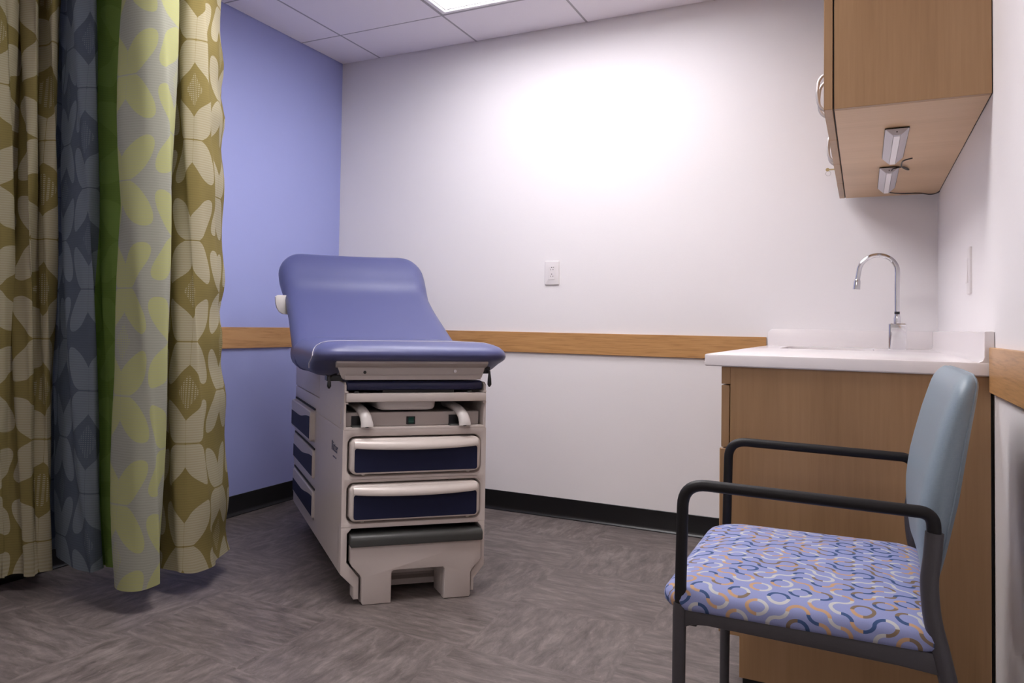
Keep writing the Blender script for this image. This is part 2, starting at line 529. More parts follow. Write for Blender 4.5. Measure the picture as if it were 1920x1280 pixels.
def baseboard(name, pts, lab):
    mb = MB()
    prof = [(0, 0), (0.013, 0), (0.013, 0.004), (0.0075, 0.010), (0.0045, 0.020), (0.004, 0.098), (0.0025, 0.0995), (0, 0.0995)]
    (x0, y0), (x1, y1) = pts
    d = Vector((x1 - x0, y1 - y0, 0)).normalized(); nrm = Vector((-d.y, d.x, 0))
    rings = [[Vector((x, y, 0)) + nrm * p[0] + Vector((0, 0, p[1])) for p in prof] for (x, y) in pts]
    mb.loft(rings)
    return struct(name, mb, 'black_vinyl', None, lab, 'baseboard')
baseboard('baseboard_left', [(XL, YB), (XL, 1.16)], 'black vinyl baseboard along the blue wall')
baseboard('baseboard_back', [(-0.27, YB), (XL, YB)], 'black vinyl baseboard under the far white wall')
baseboard('baseboard_right', [(XR, YF), (XR, 2.26)], 'black vinyl baseboard along the wall behind the chair')
for nm, b, mt, lab in (('trim_1', (XL, XL + 0.012, 1.16, YB, RAIL_B, RAIL_T), 'rail_y', 'oak rail strip along the blue wall'),
                  ('trim_2', (XL + 0.012, -0.376, YB - 0.012, YB, RAIL_B, RAIL_T), 'rail_x', 'oak rail strip along the far white wall'),
                  ('trim_3', (XR - 0.012, XR, YF, 2.262, RAIL_B, RAIL_T), 'rail_y', 'oak rail strip on the wall beside the chair back')):
    struct(nm, MB().box(*b, 0.0015, 1), mt, None, lab, 'trim')

# ------------------------------------------------------------------ ceiling lights
def ceiling_light(i, lab):
    lx, ly, a, b = LIGHTS[i]
    x0, x1, y0, y1 = lx + 0.008, lx + a * G - 0.008, ly + 0.008, ly + b * G - 0.008
    base = ((x0 + x1) / 2, (y0 + y1) / 2, ZC)
    r = thing('ceiling_light', lab, 'ceiling light', base)
    mb = MB()
    w = 0.020
    O = [(x0, y0), (x1, y0), (x1, y1), (x0, y1)]
    def ring(ins, z): return [(p[0] + (ins if p[0] == x0 else -ins), p[1] + (ins if p[1] == y0 else -ins), z) for p in O]
    D_ = 0.085
    mb.loft([ring(0, ZC + D_ + 0.004), ring(0, ZC + 0.002), ring(w, ZC + 0.002), ring(w + 0.003, ZC + 0.006), ring(w + 0.003, ZC + 0.012), ring(w + 0.009, ZC + 0.013), ring(w + 0.016, ZC + D_), ring(w + 0.016, ZC + D_ + 0.004), ring(0, ZC + D_ + 0.004)], cap=False)
    obj('frame', mb, 'lamp_white', r, angle=20, base=base)
    d = MB()
    k = w + 0.0165
    d.box(x0 + k, x1 - k, y0 + k, y1 - k, ZC + D_ - 0.006, ZC + D_ + 0.003)
    obj('diffuser', d, ('lamp_main', 'lamp_mid', 'lamp_near')[i], r, base=base)
    return r
ceiling_light(0, 'lit recessed ceiling light panel near the far white wall')
ceiling_light(1, 'lit recessed ceiling light panel above the floor in front of the exam table')
ceiling_light(2, 'lit recessed ceiling light panel behind the camera')

# ------------------------------------------------------------------ exam table (local frame: x right, y back, z up)
TH = 0.79660686
tb = thing('exam_table', 'blue padded medical exam table with grey base and raised backrest', 'exam table', (-1.35869407, 2.45110973, 0), TH)
W = 0.26
LEN = 1.16

def frame_cell(mb, x0, x1, z0, z1, hole, depth, r, soft=0.012):
    """front panel cell in the plane y=0 with a rounded opening"""
    hx0, hx1, hz0, hz1 = hole
    n = 6
    inner = rrect(hx0, hx1, hz0, hz1, r, n)
    exp1 = rrect(hx0 - soft, hx1 + soft, hz0 - soft, hz1 + soft, r + soft, n)
    mid = rrect(hx0 - soft * 0.3, hx1 + soft * 0.3, hz0 - soft * 0.3, hz1 + soft * 0.3, r + soft * 0.3, n)
    outer = []
    m_ = n + 1
    for c, (cx, cz) in enumerate(((x1, z0), (x1, z1), (x0, z1), (x0, z0))):
        for i in range(m_):
            e = exp1[c * m_ + i]
            h = i / n
            # first half belongs to one side, second half to the next
            if c == 0: p = (e[0], z0) if h < 0.5 else (x1, e[1])
            elif c == 1: p = (x1, e[1]) if h < 0.5 else (e[0], z1)
            elif c == 2: p = (e[0], z1) if h < 0.5 else (x0, e[1])
            else: p = (x0, e[1]) if h < 0.5 else (e[0], z0)
            if i == n // 2: p = (cx, cz)
            outer.append(p)
    rings = [[(p[0], 0.0, p[1]) for p in outer], [(p[0], 0.0, p[1]) for p in exp1], [(p[0], soft * 0.35, p[1]) for p in mid], [(p[0], soft, p[1]) for p in inner], [(p[0], depth, p[1]) for p in inner]]
    mb.loft(rings, cap=False)
    k = len(mb.v) - len(inner)
    mb.f.append(tuple(range(k, k + len(inner))))

body = MB()
frame_cell(body, -W, W, 0.423, 0.590, (-0.2405, 0.2405, 0.433, 0.566), 0.06, 0.024)
frame_cell(body, -W, W, 0.262, 0.423, (-0.2405, 0.2405, 0.274, 0.409), 0.06, 0.024)
# step recess: header, two stiles with feet
body.prism([(-W, 0.262), (-W, 0.105), (-0.214, 0.060), (-0.213, 0.018), (-0.195, 0.018), (-0.195, 0.090), (-0.2385, 0.143), (-0.2385, 0.240), (-0.222, 0.258), (-0.222, 0.262)], 'y', 0, 0.06, 0.003)
body.prism([(W, 0.262), (W, 0.105), (0.222, 0.060), (0.221, 0.018), (0.210, 0.018), (0.210, 0.083), (0.2465, 0.133), (0.2465, 0.240), (0.232, 0.258), (0.232, 0.262)], 'y', 0, 0.06, 0.003)
body.box(-0.224, 0.234, 0.0, 0.06, 0.2575, 0.262)
# sides, top, back, underside
body.add([(-W, 0, 0.590), (W, 0, 0.590), (W, 0, 0.262), (-W, 0, 0.262), (-W, LEN, 0.590), (W, LEN, 0.590), (W, LEN, 0.105), (-W, LEN, 0.105), (W, 0.03, 0.105), (-W, 0.03, 0.105), (W, 0.03, 0.262), (-W, 0.03, 0.262)],
         [(0, 4, 7, 9, 11, 3), (1, 2, 10, 8, 6, 5), (0, 1, 5, 4), (4, 5, 6, 7), (7, 6, 8, 9)])
body.prism([(-W, 0.105), (-0.214, 0.060), (0.222, 0.060), (W, 0.105)], 'y', 0.12, LEN - 0.02)
body.box(-0.20, 0.21, 0.30, LEN - 0.06, 0.018, 0.062)
o_body = obj('body', body, 'putty', tb, angle=32)
for (x, y) in ((-0.17, 0.34), (0.17, 0.34), (-0.17, LEN - 0.11), (0.17, LEN - 0.11)):
    obj('levelling_foot', MB().cyl((x, y, 0.0), 0.022, 0.020, 'z', 16), 'black_plastic', tb)
# dark sheet put in for the shade of the recess behind the step
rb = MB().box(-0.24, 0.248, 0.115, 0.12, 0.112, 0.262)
obj('recess_shade', rb, 'dark_gap', tb)
# rail glimpsed between the legs of the step
rl = MB().box(-0.17, 0.18, 0.150, 0.156, 0.058, 0.116, 0.002, 1)
rl.prism([(0.112, 0.020), (0.155, 0.024), (0.155, 0.060), (0.146, 0.060), (0.136, 0.046), (0.112, 0.040)], 'x', -0.17, 0.18)
obj('step_rail', rl, 'steel_paint', tb)

def drawer(z0, z1, x0=-0.234, x1=0.236):
    d = MB()
    out = rrect(x0, x1, z0, z1, 0.022, 8)
    def ring(ins, y): return [(p[0], y, p[1]) for p in rrect(x0 + ins, x1 - ins, z0 + ins, z1 - ins, 0.022 - ins * 0.8, 8)]
    d.loft([ring(0, 0.040), ring(0, -0.004), ring(0.002, -0.008), ring(0.006, -0.010)])
    # bulged grip along the top edge
    n = 28; rings = []
    for i in range(n + 1):
        u = i / n
        x = x0 + 0.012 + (x1 - x0 - 0.024) * u
        k = sin(pi * u) ** 0.7 if 0 < u < 1 else 0
        zt, zb = z1 - 0.004, z1 - 0.030 - 0.007 * k
        b = 0.0085 + 0.016 * k
        rings.append([(x, -0.006, zt), (x, -0.010 - b * 0.35, zt - 0.003), (x, -0.010 - b * 0.8, zt - (zt - zb) * 0.45), (x, -0.010 - b, zb + 0.005), (x, -0.010 - b * 0.9, zb), (x, -0.008, zb + 0.003)])
    d.loft(rings)
    o = obj('drawer', d, 'putty_light', tb, angle=50)
    ins = MB()
    P = []
    ix0, ix1, iz0, iz1 = x0 + 0.014, x1 - 0.012, z0 + 0.007, z1 - 0.032
    P = rrect(ix0, ix1, iz0, iz1, 0.009, 5)
    ins.prism(P, 'y', -0.0115, -0.006, 0.0008, 1)
    obj('navy_inset', ins, 'navy_panel', o)['label'] = 'navy inset panel'
    for x in (x0 + 0.04, x1 - 0.05):
        obj('stop', MB().box(x, x + 0.012, -0.006, 0.0, z0 - 0.003, z0 + 0.001, 0.001, 1), 'putty_light', o)
    return o
drawer(0.440, 0.561)
drawer(0.281, 0.404)

# step
st = MB()
prof = [(-0.229, 0.200), (-0.229, 0.146), (-0.222, 0.132), (-0.196, 0.104), (-0.189, 0.092), (-0.188, 0.010), (-0.183, 0.001), (-0.084, 0.001), (-0.083, 0.104), (-0.076, 0.111), (0.102, 0.111), (0.108, 0.104), (0.107, 0.001), (0.200, 0.001), (0.205, 0.008), (0.205, 0.086), (0.212, 0.098), (0.237, 0.122), (0.243, 0.134), (0.243, 0.200)]
st.prism(prof, 'y', -0.012, 0.022, 0.004)
st.box(-0.187, -0.172, 0.02, 0.11, 0.001, 0.11, 0.003); st.box(-0.098, -0.083, 0.02, 0.11, 0.001, 0.11, 0.003)
st.box(0.108, 0.122, 0.02, 0.11, 0.001, 0.11, 0.003); st.box(0.190, 0.204, 0.02, 0.11, 0.001, 0.11, 0.003)
st.box(-0.172, -0.098, 0.095, 0.11, 0.001, 0.11); st.box(0.122, 0.19, 0.095, 0.11, 0.001, 0.11)
o_step = obj('step', st, 'putty', tb, angle=30)
tr = MB()
tr.prism(rrect(-0.024, 0.060, 0.199, 0.238, (0.004, 0.006, 0.018, 0.004), 6), 'x', -0.231, 0.2455, 0.005, 3)
obj('step_tread', tr, 'rubber_dark', o_step)['label'] = 'dark grey rubber tread'

# upper housing
up = MB()
up.prism([(0.0, 0.592), (0.0, 0.742), (0.012, 0.752), (0.49, 0.752), (0.49, 0.592)], 'x', -W + 0.0015, -W + 0.010, 0.002, 1)
up.prism([(0.0, 0.592), (0.0, 0.742), (0.012, 0.752), (0.49, 0.752), (0.49, 0.592)], 'x', W - 0.010, W - 0.0015, 0.002, 1)
up.box(-W + 0.002, W - 0.002, 0.0, 0.49, 0.590, 0.5985, 0.001, 1)
up.box(-W + 0.010, W - 0.010, 0.46, 0.49, 0.598, 0.752)
obj('upper_housing', up, 'putty', tb, angle=30)
rc = MB()
rc.box(-W + 0.001, W - 0.001, 0.494, LEN, 0.655, 0.752, 0.004)
obj('rear_cover', rc, 'putty', tb)
rc = MB().box(-W + 0.002, W - 0.002, 0.494, LEN, 0.588, 0.652, 0.002)
obj('rear_base', rc, 'putty', tb)
sp = MB().prism(rrect(0.045, 0.135, 0.606, 0.660, 0.006, 4), 'x', -W - 0.001, -W + 0.004, 0.0006, 1)
obj('side_hatch', sp, 'putty', tb)

# side drawers (left side of the table)
for (za, zb, ya, yb, pr) in ((0.468, 0.592, 0.575, 1.12, 0.022), (0.318, 0.432, 0.565, 1.12, 0.010), (0.160, 0.272, 0.552, 1.12, 0.010)):
    d = MB()
    def sring(ins, x): return [(x, p[0], p[1]) for p in rrect(ya + ins, yb - ins, za + ins, zb - ins, max(0.016 - ins, 0.004), 6)]
    d.loft([sring(-0.006, -W + 0.002), sring(-0.006, -W - 0.001), sring(0, -W - 0.0012), sring(0, -W - pr + 0.004), sring(0.004, -W - pr)])
    dd = obj('drawer', d, 'putty', tb, angle=30)
    # shadow joint round the front
    ins = MB()
    n = 20
    top = [(ya + 0.012 + (yb - ya - 0.024) * i / n, zb - 0.022 - 0.026 * (0.5 - 0.5 * cos(pi * min(1, i / n / 0.6)))) for i in range(n + 1)]
    poly = [(ya + 0.012, za + 0.012), (yb - 0.012, za + 0.012)] + top[::-1]
    ins.prism(poly, 'x', -W - pr - 0.002, -W - pr + 0.002)
    obj('navy_inset', ins, 'navy_panel', dd)['label'] = 'navy inset panel'
    gp = MB().box(-W - 0.004, -W + 0.001, ya - 0.004, yb, zb + 0.004, zb + 0.011)
    obj('grip_slot', gp, 'dark_gap', dd)

# shelf with stirrup slots, switch, stirrups
sh = MB().box(-0.249, 0.2425, 0.030, 0.45, 0.598, 0.646, 0.002, 1)
o_sh = obj('stirrup_housing', sh, 'steel_paint', tb)
for (x0, x1) in ((-0.226, -0.175), (0.128, 0.180)):
    obj('slot', MB().box(x0, x1, 0.024, 0.0315, 0.600, 0.635), 'black_plastic', o_sh)
    obj('slot_lip', MB().box(x0 - 0.002, x1 + 0.008, 0.004, 0.03, 0.5985, 0.6035, 0.001, 1), 'rubber_dark', o_sh)
    x = (x0 + x1) / 2 + 0.016
    path = catmull([(x - 0.012, 0.16, 0.664), (x - 0.010, 0.09, 0.662), (x - 0.004, 0.040, 0.654), (x + 0.002, 0.008, 0.638), (x + 0.005, -0.006, 0.618), (x + 0.006, -0.010, 0.601)], 5)
    rr = [0.017 + 0.006 * i / (len(path) - 1) for i in range(len(path))]
    obj('stirrup', MB().tube(path, rr, 14, r2=[0.014] * len(path), up=(0, -0.5, 1)), 'white_plastic', tb, angle=60)
    obj('stirrup_pin', MB().cyl((x + 0.006, -0.008, 0.5985), 0.006, 0.006, 'z', 12), 'black_plastic', tb)
sw = obj('power_switch', MB().box(-0.029, 0.003, 0.0265, 0.031, 0.603, 0.631, 0.001, 1), 'black_plastic', o_sh)
obj('switch_rocker', MB().prism([(0.0265, 0.606), (0.0235, 0.611), (0.0255, 0.617), (0.0225, 0.628), (0.0265, 0.628)], 'x', -0.022, -0.003), 'green_switch', sw)

# pan under the bar
pan = MB()
rings = []
for (ins, z, ry) in ((0.014, 0.6535, 0.03), (0.006, 0.656, 0.02), (0.001, 0.663, 0.01), (0, 0.672, 0.01), (-0.004, 0.705, 0.01)):
    rings.append([(p[0], p[1], z) for p in rrect(-0.133 + ins, 0.078 - ins, 0.02 + ins, 0.36 - ins, 0.025, 5)])
pan.loft(rings)
obj('treatment_pan', pan, 'white_plastic', tb, angle=60)

# bar, leg rest pad
br = MB().box(-0.252, 0.2545, -0.012, 0.022, 0.686, 0.7155, 0.003)
o_br = obj('pull_bar', br, 'putty_light', tb)
for x in (-0.257, 0.2445):
    b_ = MB().box(x, x + 0.012, -0.006, 0.02, 0.679, 0.684); b_.box(x, x + 0.012, -0.006, 0.02, 0.7175, 0.7225); b_.box(x - 0.0005, x + 0.003, 0.0, 0.02, 0.679, 0.7225)
    obj('bracket', b_, 'putty_light', o_br)
for x in (-0.215, 0.195):
    obj('bumper', MB().cyl((x, 0.002, 0.7155), 0.008, 0.006, 'z', 12), 'rubber_dark', o_br)
lp = MB()
lp.prism(rrect(0.004, 0.44, 0.724, 0.757, (0.012, 0.012, 0.014, 0.014), 6), 'x', -0.248, 0.2465, 0.006)
obj('leg_rest_pad', lp, 'navy_vinyl', tb)
lpp = MB().box(-0.12, 0.14, 0.012, 0.42, 0.716, 0.725)
obj('pad_board', lpp, 'dark_gap', tb)

# seat frame plate
pl = MB()
pl.box(-0.265, 0.235, 0.002, 0.012, 0.764, 0.830)
pl.prism([(-0.020, 0.826), (0.004, 0.826), (0.004, 0.803), (-0.006, 0.806), (-0.020, 0.819)], 'x', -0.290, 0.258, 0.002, 1)
pl.prism([(-0.010, 0.777), (0.004, 0.779), (0.004, 0.762), (-0.010, 0.762)], 'x', -0.258, 0.233, 0.001, 1)
pl.prism([(-0.290, 0.822), (-0.268, 0.768), (0.240, 0.768), (0.258, 0.822)], 'y', 0.000, 0.004)
pl.box(-0.26, 0.23, 0.004, 0.5, 0.762, 0.790)
o_pl = obj('seat_frame', pl, 'steel_paint', tb, angle=30)
obj('hole', MB().cyl((-0.188, -0.0015, 0.787), 0.0055, 0.004, 'y', 14), 'black_plastic', o_pl)
obj('cap', MB().cyl((0.139, -0.003, 0.791), 0.0055, 0.006, 'y', 14), 'lamp_white', o_pl)['label'] = 'white plastic cap'
# release levers
for (x, zt, zb) in ((-0.312, 0.772, 0.733), (0.268, 0.792, 0.736)):
    path = [(x, -0.004, zt), (x, -0.005, zt - 0.012), (x, -0.006, (zt + zb) / 2), (x, -0.006, zb + 0.008), (x, -0.005, zb)]
    lv = MB().tube(path, [0.0035, 0.0045, 0.0065, 0.0075, 0.003], 12, up=(0, 1, 0))
    lv.tube([(x, -0.004, zt), (x - math.copysign(0.03, x), 0.03, zt + 0.006)], 0.004, 10)
    obj('release_lever', lv, 'black_plastic', tb)
obj('lever_bracket', MB().box(-0.318, -0.264, 0.004, 0.05, 0.757, 0.776, 0.002, 1), 'black_plastic', tb)
obj('lever_bracket', MB().box(0.24, 0.275, 0.004, 0.05, 0.782, 0.806, 0.002, 1), 'black_plastic', tb)

# seat pad
SX0, SX1, SY0, SY1 = -0.362, 0.342, -0.048, 0.640
prof_pad = [(0.762, 0.075, 0.21), (0.766, 0.045, 0.18), (0.776, 0.022, 0.15), (0.792, 0.008, 0.115), (0.812, 0.001, 0.075), (0.824, 0.0, 0.036), (0.832, 0.0, 0.014), (0.842, 0.001, 0.002), (0.852, 0.003, 0.0), (0.864, 0.009, 0.006), (0.875, 0.020, 0.020), (0.884, 0.038, 0.040), (0.8895, 0.062, 0.068), (0.892, 0.10, 0.11), (0.893, 0.16, 0.17)]
sp_ = MB()
for_rings = []
for (z, dx, dy) in prof_pad:
    R_ = max(0.085 - dx * 0.3, 0.03)
    for_rings.append([(p[0], p[1], z) for p in rrect(SX0 + dx, SX1 - dx, SY0 + dy, SY1 - dx * 0.5, (R_, 0.03, 0.03, R_), 8)])
sp_.loft(for_rings)
o_seat = obj('seat_pad', sp_, 'blue_vinyl', tb, angle=80)
# paper strap across the seat
def pad_section(e):
    pts = []
    for (z, dx, dy) in prof_pad[1:]:
        pts.append((SX0 + dx - e, z + (e if z > 0.85 else 0)))
    R = [(SX1 - (p[0] - SX0), p[1]) for p in pts[::-1]]
    return pts, R
L_, R_ = pad_section(0.0018)
sec = [p for p in L_ if p[1] > 0.785] + [p for p in R_ if p[1] > 0.87]
strap = MB()
def strap_y(x, z):
    dy = interp(z, [q[0] for q in prof_pad], [q[2] for q in prof_pad]) if z < 0.845 else 0.0
    return SY0 + 0.092 + dy + 0.05 * max(0, z - 0.845) / 0.05
rings = []
for (x, z) in sec:
    y = strap_y(x, z)
    nx = -1 if x < 0 else 1
    side = 0.0016 if z < 0.875 else 0.0
    topk = 0.0016 if z >= 0.86 else 0.0
    rings.append([(x, y, z), (x, y + 0.008, z), (x - nx * side, y + 0.008, z - topk - 0.0004), (x - nx * side, y, z - topk - 0.0004)])
strap.loft(rings)
obj('paper_strap', strap, 'paper_strap', o_seat, angle=80)['label'] = 'thin white paper retaining strap'

# backrest: sections swept along a curved centre line
cl = catmull([(0, 0.455, 0.792), (0, 0.575, 0.850), (0, 0.74, 0.940), (0, 0.905, 1.033), (0, 1.02, 1.118), (0, 1.105, 1.195), (0, 1.178, 1.262)], 10)
tot = [0]
for i in range(1, len(cl)): tot.append(tot[-1] + (cl[i] - cl[i - 1]).length)
Lb = tot[-1]
def cl_at(s_):
    for i in range(1, len(cl)):
        if tot[i] >= s_ - 1e-9:
            k = (s_ - tot[i - 1]) / (tot[i] - tot[i - 1])
            return cl[i - 1].lerp(cl[i], k), (cl[i] - cl[i - 1]).normalized()
    return cl[-1], (cl[-1] - cl[-2]).normalized()
ss = [0.0005, 0.004, 0.012, 0.025, 0.045, 0.08] + [0.08 + (Lb - 0.26) * i / 24 for i in range(1, 25)] + [Lb - 0.15, Lb - 0.12, Lb - 0.095, Lb - 0.07, Lb - 0.05, Lb - 0.034, Lb - 0.022, Lb - 0.012, Lb - 0.005, Lb - 0.0008]
bp_ = MB(); rings = []
NS = 44
for s_ in ss:
    c_, d_ = cl_at(s_)
    nrm = Vector((0, -d_.z, d_.y))
    hw = interp(s_, [0, 0.1, Lb * 0.45, Lb * 0.62, Lb * 0.8, Lb], [0.352, 0.352, 0.338, 0.337, 0.352, 0.352])
    rad = 0.125
    e = Lb - s_
    if e < rad: hw = hw - rad + sqrt(max(0, rad * rad - (rad - e) ** 2))
    e0 = s_
    if e0 < 0.04: hw = hw - 0.04 + sqrt(max(0, 0.04 ** 2 - (0.04 - e0) ** 2))
    ht = interp(s_, [0, Lb * 0.55, Lb * 0.66, Lb * 0.73, Lb * 0.85, Lb], [0.052, 0.048, 0.047, 0.057, 0.061, 0.054])
    for e_ in (e, e0):
        if e_ < 0.05: ht *= sqrt(max(0.0, 1 - ((0.05 - e_) / 0.05) ** 2)) * 0.96 + 0.04
    ring = []
    for k in range(NS):
        a = 2 * pi * k / NS
        ca, sa = cos(a), sin(a)
        # flat faces with a rounded rim (rim radius about the half thickness)
        rim = 0.062
        x = math.copysign(abs(ca) ** 0.55, ca)
        zz = math.copysign(abs(sa) ** 0.55, sa)
        X = x * hw
        edge = max(0, abs(X) - (hw - rim)) / rim
        zlim = sqrt(max(0, 1 - edge ** 2.4))
        z_ = (1 if sa >= 0 else -1) * zlim * ht if abs(ca) > 1e-6 else math.copysign(ht, sa)
        if sa > 0 and edge <= 0.0: z_ -= 0.004 * (1 - (X / (hw - rim)) ** 2)
        ring.append(tuple(c_ + Vector((X - 0.010, 0, 0)) + nrm * z_))
    rings.append(ring)
bp_.loft(rings)
o_bk = obj('backrest', bp_, 'blue_vinyl', tb, angle=80)
# support plate under the backrest
c0, d0 = cl_at(0.10); c1, d1 = cl_at(Lb * 0.75)
pl2 = MB()
rings = []
for s_ in [0.08 + (Lb * 0.7 - 0.08) * i / 10 for i in range(11)]:
    c_, d_ = cl_at(s_); nrm = Vector((0, -d_.z, d_.y))
    rings.append([tuple(c_ + Vector((x, 0, 0)) - nrm * h) for (x, h) in ((-0.24, 0.045), (0.22, 0.045), (0.22, 0.066), (-0.24, 0.066))])
pl2.loft(rings)
obj('back_plate', pl2, 'steel_paint', tb, angle=30)
# white end bracket of the paper roll holder
fn = MB().prism([(-0.30, 1.075), (-0.381, 1.075), (-0.392, 1.068), (-0.391, 1.040), (-0.385, 1.018), (-0.374, 1.000), (-0.358, 0.990), (-0.30, 0.985)], 'y', 0.93, 0.955, 0.004)
obj('roll_bracket', fn, 'white_plastic', tb)['label'] = 'white curved paper roll bracket'
arm = MB().tube([(-0.30, 0.94, 1.03), (0.30, 0.94, 1.03)], 0.012, 12)
obj('roll_rod', arm, 'white_plastic', tb)
sup = MB().box(-0.05, 0.05, 0.80, 0.86, 0.74, 0.97)
obj('back_strut', sup, 'steel_paint', tb)

# print on the side
def text_mesh(body_, size, depth):
    cu = bpy.data.curves.new('print', 'FONT')
    cu.body = body_; cu.size = size; cu.extrude = depth
    tmp = bpy.data.objects.new('print_tmp', cu)
    COL.objects.link(tmp)
    dg = bpy.context.evaluated_depsgraph_get()
    me = bpy.data.meshes.new_from_object(tmp.evaluated_get(dg))
    bpy.data.objects.remove(tmp); bpy.data.curves.remove(cu)
    return me
for (txt, size, y0, z0) in (('Ritter', 0.050, 0.200, 0.497),):
    me = text_mesh(txt, size, 0.0006)
    # text runs towards the front of the table when read from its left side
    M = Matrix(((0, 0, -1, -W - 0.0006), (-1, 0, 0, y0), (0, 1, 0, z0), (0, 0, 0, 1)))
    me.transform(M)
    me.materials.clear(); me.materials.append(MAT['lettering'])
    o = bpy.data.objects.new('lettering', me); COL.objects.link(o); o.parent = o_body
    o['label'] = 'dark grey printed lettering'

# a line of print too small to read under the name
dash = MB()
for (ya, yb, h) in ((0.108, 0.116, 0.009), (0.119, 0.127, 0.007), (0.133, 0.140, 0.009), (0.143, 0.150, 0.007), (0.153, 0.161, 0.009), (0.164, 0.172, 0.007)):
    dash.box(-W - 0.0008, -W + 0.0004, ya, yb, 0.475, 0.475 + h * 0.6)
o = obj('lettering', dash, 'lettering', o_body, smooth=False)
o['label'] = 'line of tiny grey print'

# ------------------------------------------------------------------ counter with sink
YE = 2.265
ZT = 0.889
cbase = (-0.06, YE, 0.857)
ct = thing('countertop', 'white solid surface countertop with backsplash and sink, on the wooden cabinet', 'countertop', cbase)
cm = MB()
CX0 = -0.372
hole = (-0.275, 0.035, 3.26, 3.74)
# slab built from a border with a rounded sink opening
def slab_ring(z, ins, hole_ins):
    return z
n = 5
inner = rrect(hole[0], hole[1], hole[2], hole[3], 0.05, n)
x0, x1, y0, y1 = CX0, XR - 0.001, YE, YB - 0.001
outer = []
for c in range(4):
    for i in range(n + 1):
        e = inner[c * (n + 1) + i]; h = i / n
        corner = ((x1, y0), (x1, y1), (x0, y1), (x0, y0))[c]
        if c == 0: p = (e[0], y0) if h < 0.5 else (x1, e[1])
        elif c == 1: p = (x1, e[1]) if h < 0.5 else (e[0], y1)
        elif c == 2: p = (e[0], y1) if h < 0.5 else (x0, e[1])
        else: p = (x0, e[1]) if h < 0.5 else (e[0], y0)
        if i == n // 2: p = corner
        outer.append(p)
def ins_out(p, k): return (p[0] + (k if p[0] <= x0 + 1e-6 else (-k if p[0] >= x1 - 1e-6 else 0)), p[1] + (k if p[1] <= y0 + 1e-6 else (-k if p[1] >= y1 - 1e-6 else 0)))
cm.loft([[(p[0], p[1], 0.857) for p in inner], [(*ins_out(p, 0.003), 0.857) for p in outer], [(*p, 0.860) for p in outer], [(*p, 0.885) for p in outer], [(*ins_out(p, 0.0012), 0.888) for p in outer], [(*ins_out(p, 0.004), ZT) for p in outer], [(p[0], p[1], ZT) for p in inner], [(p[0], p[1], 0.857) for p in inner]], cap=False)
obj('slab', cm, 'counter', ct, angle=25, base=cbase)
# side splash with coved foot
xs_ = XR - 0.0205
prof = [(XR - 0.001, ZT - 0.002), (XR - 0.001, 0.961), (XR - 0.004, 0.962), (xs_ + 0.002, 0.962), (xs_, 0.9595), (xs_, ZT + 0.012), (xs_ - 0.003, ZT + 0.005), (xs_ - 0.011, ZT + 0.0002), (xs_ - 0.011, ZT - 0.002)]
obj('side_splash', MB().prism(prof, 'y', YE + 0.0015, YB - 0.002, 0.001, 1), 'counter', ct, base=cbase)
bs = [(CX0 + 0.002, ZT - 0.001), (xs_, ZT - 0.001), (xs_, 0.962)] + [(CX0 + 0.030 + 0.028 * cos(a), 0.934 + 0.028 * sin(a)) for a in [pi / 2 + pi / 2 * i / 8 for i in range(9)]]
obj('backsplash', MB().prism(bs, 'y', YB - 0.021, YB - 0.001, 0.002, 2), 'counter', ct, base=cbase)
bsn = MB()
rings = []
for (ins, z) in ((-0.003, 0.8565), (0.0, 0.850), (0.006, 0.78), (0.02, 0.735), (0.05, 0.72)):
    rings.append([(p[0], p[1], z) for p in rrect(hole[0] + ins, hole[1] - ins, hole[2] + ins, hole[3] - ins, 0.055, 6)])
bsn.loft(rings, cap=False)
k = len(bsn.v) - len(rings[-1]); bsn.f.append(tuple(range(k, k + len(rings[-1]))))
o_bsn = obj('sink_basin', bsn, 'sink', ct, base=cbase)
obj('drain', MB().cyl((-0.12, 3.5, 0.7205), 0.03, 0.003, 'z', 24), 'chrome', o_bsn, base=cbase)

# ------------------------------------------------------------------ faucet
FX, FY = 0.1155, 3.66
fb = (FX, FY, ZT)
fc = thing('faucet', 'chrome gooseneck faucet with square sensor base on the white counter', 'faucet', fb)
b = MB()
rings = []
for (z, ins) in ((ZT, 0.001), (ZT + 0.002, 0), (ZT + 0.098, 0), (ZT + 0.101, 0.002)):
    rings.append([(p[0], p[1], z) for p in rrect(FX - 0.030 + ins, FX + 0.030 - ins, FY - 0.030 + ins, FY + 0.030 - ins, (0.003, 0.003, 0.012, 0.012), 5)])
b.loft(rings)
obj('sensor_base', b, 'chrome', fc, angle=30, base=fb)
b = MB().tube([(FX, FY, ZT + 0.101), (FX, FY, ZT + 0.106), (FX, FY, ZT + 0.122), (FX, FY, ZT + 0.138)], [0.0125, 0.0130, 0.0125, 0.0088], 20, up=(1, 0, 0))
obj('collar', b, 'chrome', fc, base=fb)
obj('ring', MB().cyl((FX, FY, ZT + 0.138), 0.0092, 0.010, 'z', 20), 'black_plastic', fc, base=fb)['label'] = 'black ring'
path = [(FX, FY, ZT + 0.148), (FX, FY, ZT + 0.20), (FX, FY, ZT + 0.250), (FX + 0.001, FY, ZT + 0.300)]
cxg, rg = FX + 0.001 - 0.066, 0.066
for i in range(1, 25):
    a = pi * i / 24 * 0.97
    path.append((cxg + rg * cos(a), FY, ZT + 0.305 + rg * sin(a)))
path.append((path[-1][0] - 0.004, FY, ZT + 0.285))
path.append((path[-1][0] - 0.002, FY, ZT + 0.272))
obj('spout', MB().tube(path, 0.0094, 18, up=(0, 1, 0)), 'chrome', fc, base=fb)
e = path[-1]
